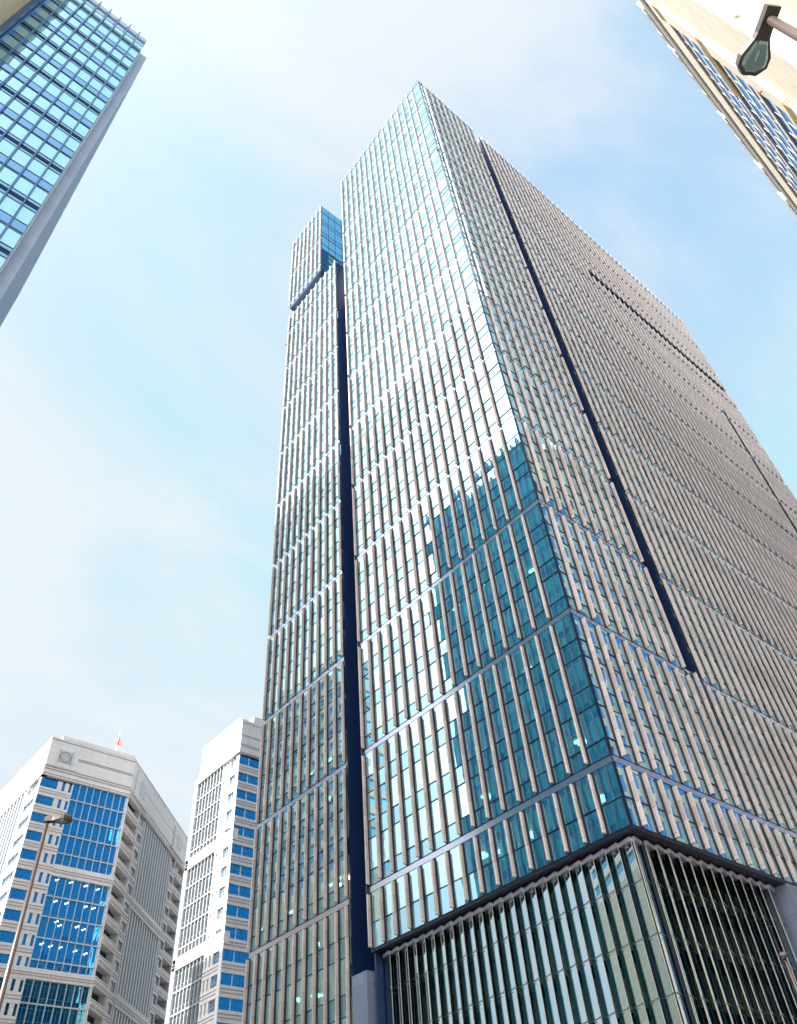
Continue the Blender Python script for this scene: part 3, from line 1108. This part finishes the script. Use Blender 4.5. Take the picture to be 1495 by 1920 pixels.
# left side
banded(FA1, ta, 1.21, 9.2, [(.15, 7.6, 4)], pap, 'pt_glass_pale', TZ, 3)
stone_band(FA1, ta, 0, 75, TZ + .65, 92.9, (.4,))
ribbed(FA1, 9.9, 40, TZ + .6, 10, 14, ta)
banded(FA1, ta, 40.6, 75, [(42, 70, 8)], pap, 'pt_glass_pale', TZ, 3)
# slanting face with the loggias
stone_band(FA3, ta, 0, LC, TZ + .85, 92.9, (.4,))
for (a, b, c, d) in ((.25, 8.3, 8.3, 12.4), (38.6, 45.9, 34.6, 38.6)):
    z = TZ + .8
    while z > 8:
        m = MB(FA3)
        m.box(a, b, -2.6, 0, z - FZ, z - FZ + 1.75)
        P = FA3.p
        m.prism([P(a, 0, 0)[:2], P(b, 0, 0)[:2], P(b - .6, .22, 0)[:2], P(a + .6, .22, 0)[:2]], z - FZ + .75, z - FZ + 1.0)
        o = m.build('balcony', ['pt_stone'], ta)
        s = MB(FA3); s.box(a, b, .0, .06, z - FZ + .35, z - FZ + .45); s.box(a, b, 0, .06, z - FZ + 1.4, z - FZ + 1.5); s.build('moulding', ['pt_line'], o)
        r = MB(FA3); r.box(a + .8, a + 2.2, -1.9, -.9, z - FZ + 1.75, z - FZ + 2.5); r.box(a + 3.2, a + 5.8, -2.2, -1.2, z - FZ + 1.75, z - FZ + 2.2)
        r.build('planter', ['rb_dark'], o)
        z -= FZ
    for u in (a - .25, b - .05):
        m = MB(FA3); m.box(u, u + .3, -2.6, -.02, 0, TZ + .85); m.build('pier', ['pt_stone'], ta)
    banded(FA3, ta, c + .25, d - .1, [(c + .7, d - .4, 3)], pap, 'pt_glass_pale', TZ, 6)
for z1, z0 in ((TZ + .3, 73.3), (70.9, 53.6), (51.2, 33.7), (31.4, 13)):
    ribbed(FA3, 13.2, 33.9, z1, z0, 12, ta)
    stone_band(FA3, ta, 12.4, 34.6, z0 - 2.4, z0)
pa.finish(); pal.finish(); pap.finish()
# a few lit ceiling panels behind the front glass
for (u, z) in ((8.6, 70.2), (11.6, 70.2), (14.9, 70.1), (17.7, 69.9), (9.3, 66.0), (11.7, 66.0), (15.8, 66.0), (17.6, 66.0), (10.5, 62.2), (11.3, 61.6), (14.9, 61.9), (16.4, 61.6),
               (8.6, 57.8), (10.4, 57.6), (12.4, 57.6), (15.6, 57.4), (17.8, 57.2), (1.5, 67.2), (3.1, 67.2), (2.2, 83.0)):
    m = MB(FA2)
    for q in (0, .42):
        m.box(u + q, u + .34 + q, -.44, -.41, z + q * .6, z + .24 + q * .6)
    m.build('ceiling_light', ['lamp_panel_white'], ta)

# --- tower with the gridded side
bx, by = 80.0, 143.3
tb = thing('stone_tower', 'pale stone tower with gridded sunlit side, partly hidden behind the finned skyscraper', 'office building', (bx, by, 0))
FB1 = Frame((bx, by), (0, 1), (-1, 0))
FB2 = Frame((bx, by), (1, 0), (0, -1))
LB = 18.4
m = MB(); m.box(bx + 1.1, bx + 50, by + 1.1, by + LB + 1.6, 0, 94); m.build('core_wall', ['dark_in'], tb)
m = MB(); m.box(bx, bx + 50, by, by + LB, 93.9, 101.0); m.box(bx - .2, bx + 50, by - .2, by + LB + 1.6, 92.6, 93.9); m.build('attic_wall', ['pt_stone'], tb)
m = MB(); m.box(bx + 3, bx + 50, by, by + 8, 101.0, 102.6); m.box(bx, bx + 1.6, by + 1.2, by + LB, 101.0, 102.0); m.build('parapet', ['pt_stone'], tb)
s = MB(FB1)
for z, d in ((99.9, .1), (97.0, .05), (94.4, .12)):
    s.box(0, LB, 0, d, z, z + .15)
s.build('moulding', ['pt_line'], tb)
s = MB(FB2)
for z, d in ((100.2, .1), (97.0, .08), (96.7, .05), (94.6, .12), (94.1, .1)):
    s.box(-.05, 50, 0, d, z, z + .15)
s.box(5.5, 9.5, 0, .12, 95.2, 99.4)
s.build('moulding', ['pt_frame'], tb)
pb_ = Pool('window', ['pt_glass'], tb, 70, ('frame', ['pt_thin']))
pbp = Pool('side_window', ['pt_glass_pale'], tb, 50, ('frame', ['pt_frame']))
pbg = Pool('grid_window', ['pt_glass_grid'], tb, 98, ('frame', ['pt_frame']))
TZB = 91.8
_TZ = TZ
banded(FB2, tb, 0, 50, [(.15, 2.6, 2), (2.62, 5.4, 2), (5.42, 8.2, 2), (8.22, 48, 28)], pb_, 'pt_glass', TZB, 3)
banded(FB1, tb, 1.21, 7.1, [(.15, 3.7, 3), (4.5, 5.1, 1), (5.9, 6.5, 1)], pbp, 'pt_glass_pale', TZB, 3)
grid(FB1, 7.1, LB + .2, 92.5, 75.0, 8, pbg, tb, mull=.16)
stone_band(FB1, tb, -.15, LB + 1.4, 72.7, 75.0)
grid(FB1, 7.1, LB + .2, 72.7, 55.0, 8, pbg, tb, mull=.16)
stone_band(FB1, tb, -.15, LB + 1.4, 52.8, 55.0)
grid(FB1, 7.1, LB + .2, 52.8, 35.2, 8, pbg, tb, mull=.16)
stone_band(FB1, tb, -.15, LB + 1.4, 33.0, 35.2)
grid(FB1, 7.1, LB + .2, 33.0, 14, 8, pbg, tb, mull=.16)
stone_band(FB1, tb, LB + .2, LB + 1.4, 0, 92.6, ())
pb_.finish(); pbp.finish(); pbg.finish()

# mast
mt = thing('aviation_mast', 'small red and white light mast standing on the roof of the stone tower with loggias', 'mast', (64.4, 177.5, 101.2))
b0 = Vector((64.4, 177.5, 101.2)); mt.scale = (.6, .6, .82)
m = MB(); m.tube(b0, b0 + Vector((0, 0, 1.4)), .32, mat=1); m.tube(b0 + Vector((0, 0, 1.4)), b0 + Vector((0, 0, 4.2)), .30, .24, mat=0); m.build('pole', ['white_cap', 'red'], mt)
m = MB(); m.tube(b0 + Vector((0, 0, 4.2)), b0 + Vector((0, 0, 5.0)), .5, 1.15, 16); m.build('platform', ['white_cap'], mt)
m = MB()
for z in (5.3, 6.0, 6.6):
    for k in range(16):
        t0, t1 = 2 * math.pi * k / 16, 2 * math.pi * (k + 1) / 16
        m.tube(b0 + Vector((1.2 * math.cos(t0), 1.2 * math.sin(t0), z)), b0 + Vector((1.2 * math.cos(t1), 1.2 * math.sin(t1), z)), .07, seg=5)
for k in range(8):
    t0 = 2 * math.pi * k / 8
    m.tube(b0 + Vector((1.2 * math.cos(t0), 1.2 * math.sin(t0), 5.0)), b0 + Vector((1.2 * math.cos(t0), 1.2 * math.sin(t0), 6.6)), .06, seg=5)
m.build('railing', ['red'], mt)
m = MB(); m.tube(b0 + Vector((0, 0, 5.0)), b0 + Vector((0, 0, 8.0)), .42, .34); m.build('beacon', ['red'], mt)
m = MB(); m.tube(b0 + Vector((0, 0, 8.0)), b0 + Vector((0, 0, 10.2)), .05, .02); m.build('aerial', ['steel'], mt)


# ------------------------------------------------------------------ street lamps
def lamp(loc, ang, label, h=10.0, over=.11, L=.60):
    t = thing('street_lamp', label, 'street lamp', loc, 'street lamps')
    c, s = math.cos(ang), math.sin(ang)
    fr = Frame((loc[0], loc[1]), (c, s), (-s, c))
    P = fr.p
    # outline along u: neck block, then a six sided lantern
    out = [(-over, .07), (.12, .07), (.17, .08), (.32, .155), (.41, .155), (L - over, .07)]
    poly = [(u, w) for u, w in out] + [(u, -w) for u, w in out[::-1]]
    m = MB(fr)
    z0, z1 = h, h + .13
    i = len(m.v); n = len(poly)
    for (sc_, z) in ((1.0, z0), (1.0, z1 - .05), (.72, z1)):
        m.v += [P(.2 + (u - .2) * (.5 + .5 * sc_), w * sc_, z) for u, w in poly]
    for r in range(2):
        for k in range(n):
            j = (k + 1) % n
            f = (i + r * n + k, i + r * n + j, i + (r + 1) * n + j, i + (r + 1) * n + k)
            m.f.append(f); m.mi.append(0)
    m.f.append(tuple(i + 2 * n + k for k in range(n))); m.mi.append(0)
    # underside rim with an opening for the lens
    lens = [(.18, .065), (.325, .128), (.405, .128), (L - over - .03, .05)]
    lp = [(u, w) for u, w in lens] + [(u, -w) for u, w in lens[::-1]]
    m.f.append(tuple(i + k for k in range(n))[::-1]); m.mi.append(0)
    m.build('lamp_head', ['lamp_body'], t)
    l_ = MB(fr)
    i = 0
    nl = len(lp)
    l_.v += [P(u, w, z0 - .004) for u, w in lp]
    ins = [(.18 + (u - .18) * .84 + .025, w * .75) for u, w in lp]
    l_.v += [P(u, w, z0 - .03) for u, w in ins]
    for k in range(nl):
        j = (k + 1) % nl
        l_.f.append((k, j, nl + j, nl + k)); l_.mi.append(0)
    l_.f.append(tuple(nl + k for k in range(nl))[::-1]); l_.mi.append(0)
    ob = l_.build('lens', ['lamp_lens'], t)
    rf = MB(fr)
    rf.quad([P(u * .97 + .008, w * .93, z0 - .008) for u, w in lp][::-1])
    rf.tube(P(.26, 0, z0 - .018), P(.36, .0, z0 - .018), .008, .012, seg=8)
    rf.build('reflector', ['reflector'], ob)
    p = MB(); p.tube((loc[0], loc[1], .14), (loc[0], loc[1], 1.2), .11, .10, 16); p.tube((loc[0], loc[1], 1.2), (loc[0], loc[1], h), .062, .042, 16)
    p.build('pole', ['pole'], t, True)
    b = MB(); b.tube((loc[0], loc[1], .0), (loc[0], loc[1], .16), .2, .2, 16); b.build('base', ['lamp_body'], t)
    return t


lamp((5.40, 18.30, 0), math.atan2(-.36, .44), 'brown street lamp with tall pole in front of the pale stone tower with loggias', over=.06)
lamp((4.33, -1.27, 0), math.atan2(.40, .27), 'street lamp head seen from below against the cream building, upper right')
lamp((32.6, 15.4, 0), math.atan2(-15.4, -32.6), 'small distant street lamp in front of the dark podium glass')

# ------------------------------------------------------------------ blocks that show in the mirrors of the glass
nb_ = thing('banded_block', 'pale banded office block across the street, mirrored in the finned tower', 'office building', (-4, 128, 0))
m = MB(); m.box(-11.5, -4.5, 128.5, 169.5, 0, 118); m.build('core_wall', ['box_glass'], nb_)
m = MB()
z = 0
while z < 119:
    m.box(-12, -4, 128, 170, z, z + 1.7, 0 if z > 64 else 1)
    if z < 64:
        m.box(-12, -4.02, 128.02, 170, z + 1.7, z + 3.9, 1)
    z += 3.9
m.build('spandrel', ['white_cap', 'rb_stone'], nb_)
fb_ = thing('stone_block', 'cream stone block at the far end of the street, mirrored in the podium glass', 'office building', (-30, 230, 0))
m = MB(); m.box(-50, 12, 230, 280, 0, 46); m.box(-22, -4, 231, 260, 46, 56); m.build('wall', ['rb_stone'], fb_)
m = MB()
for k in range(8):
    for j in range(3):
        m.box(-46 + j * 6.5, -43 + j * 6.5, 229.9, 230.2, 5 + k * 4.6, 7.4 + k * 4.6)
o = m.build('window', ['rb_glass'], fb_); o['kind'] = 'stuff'
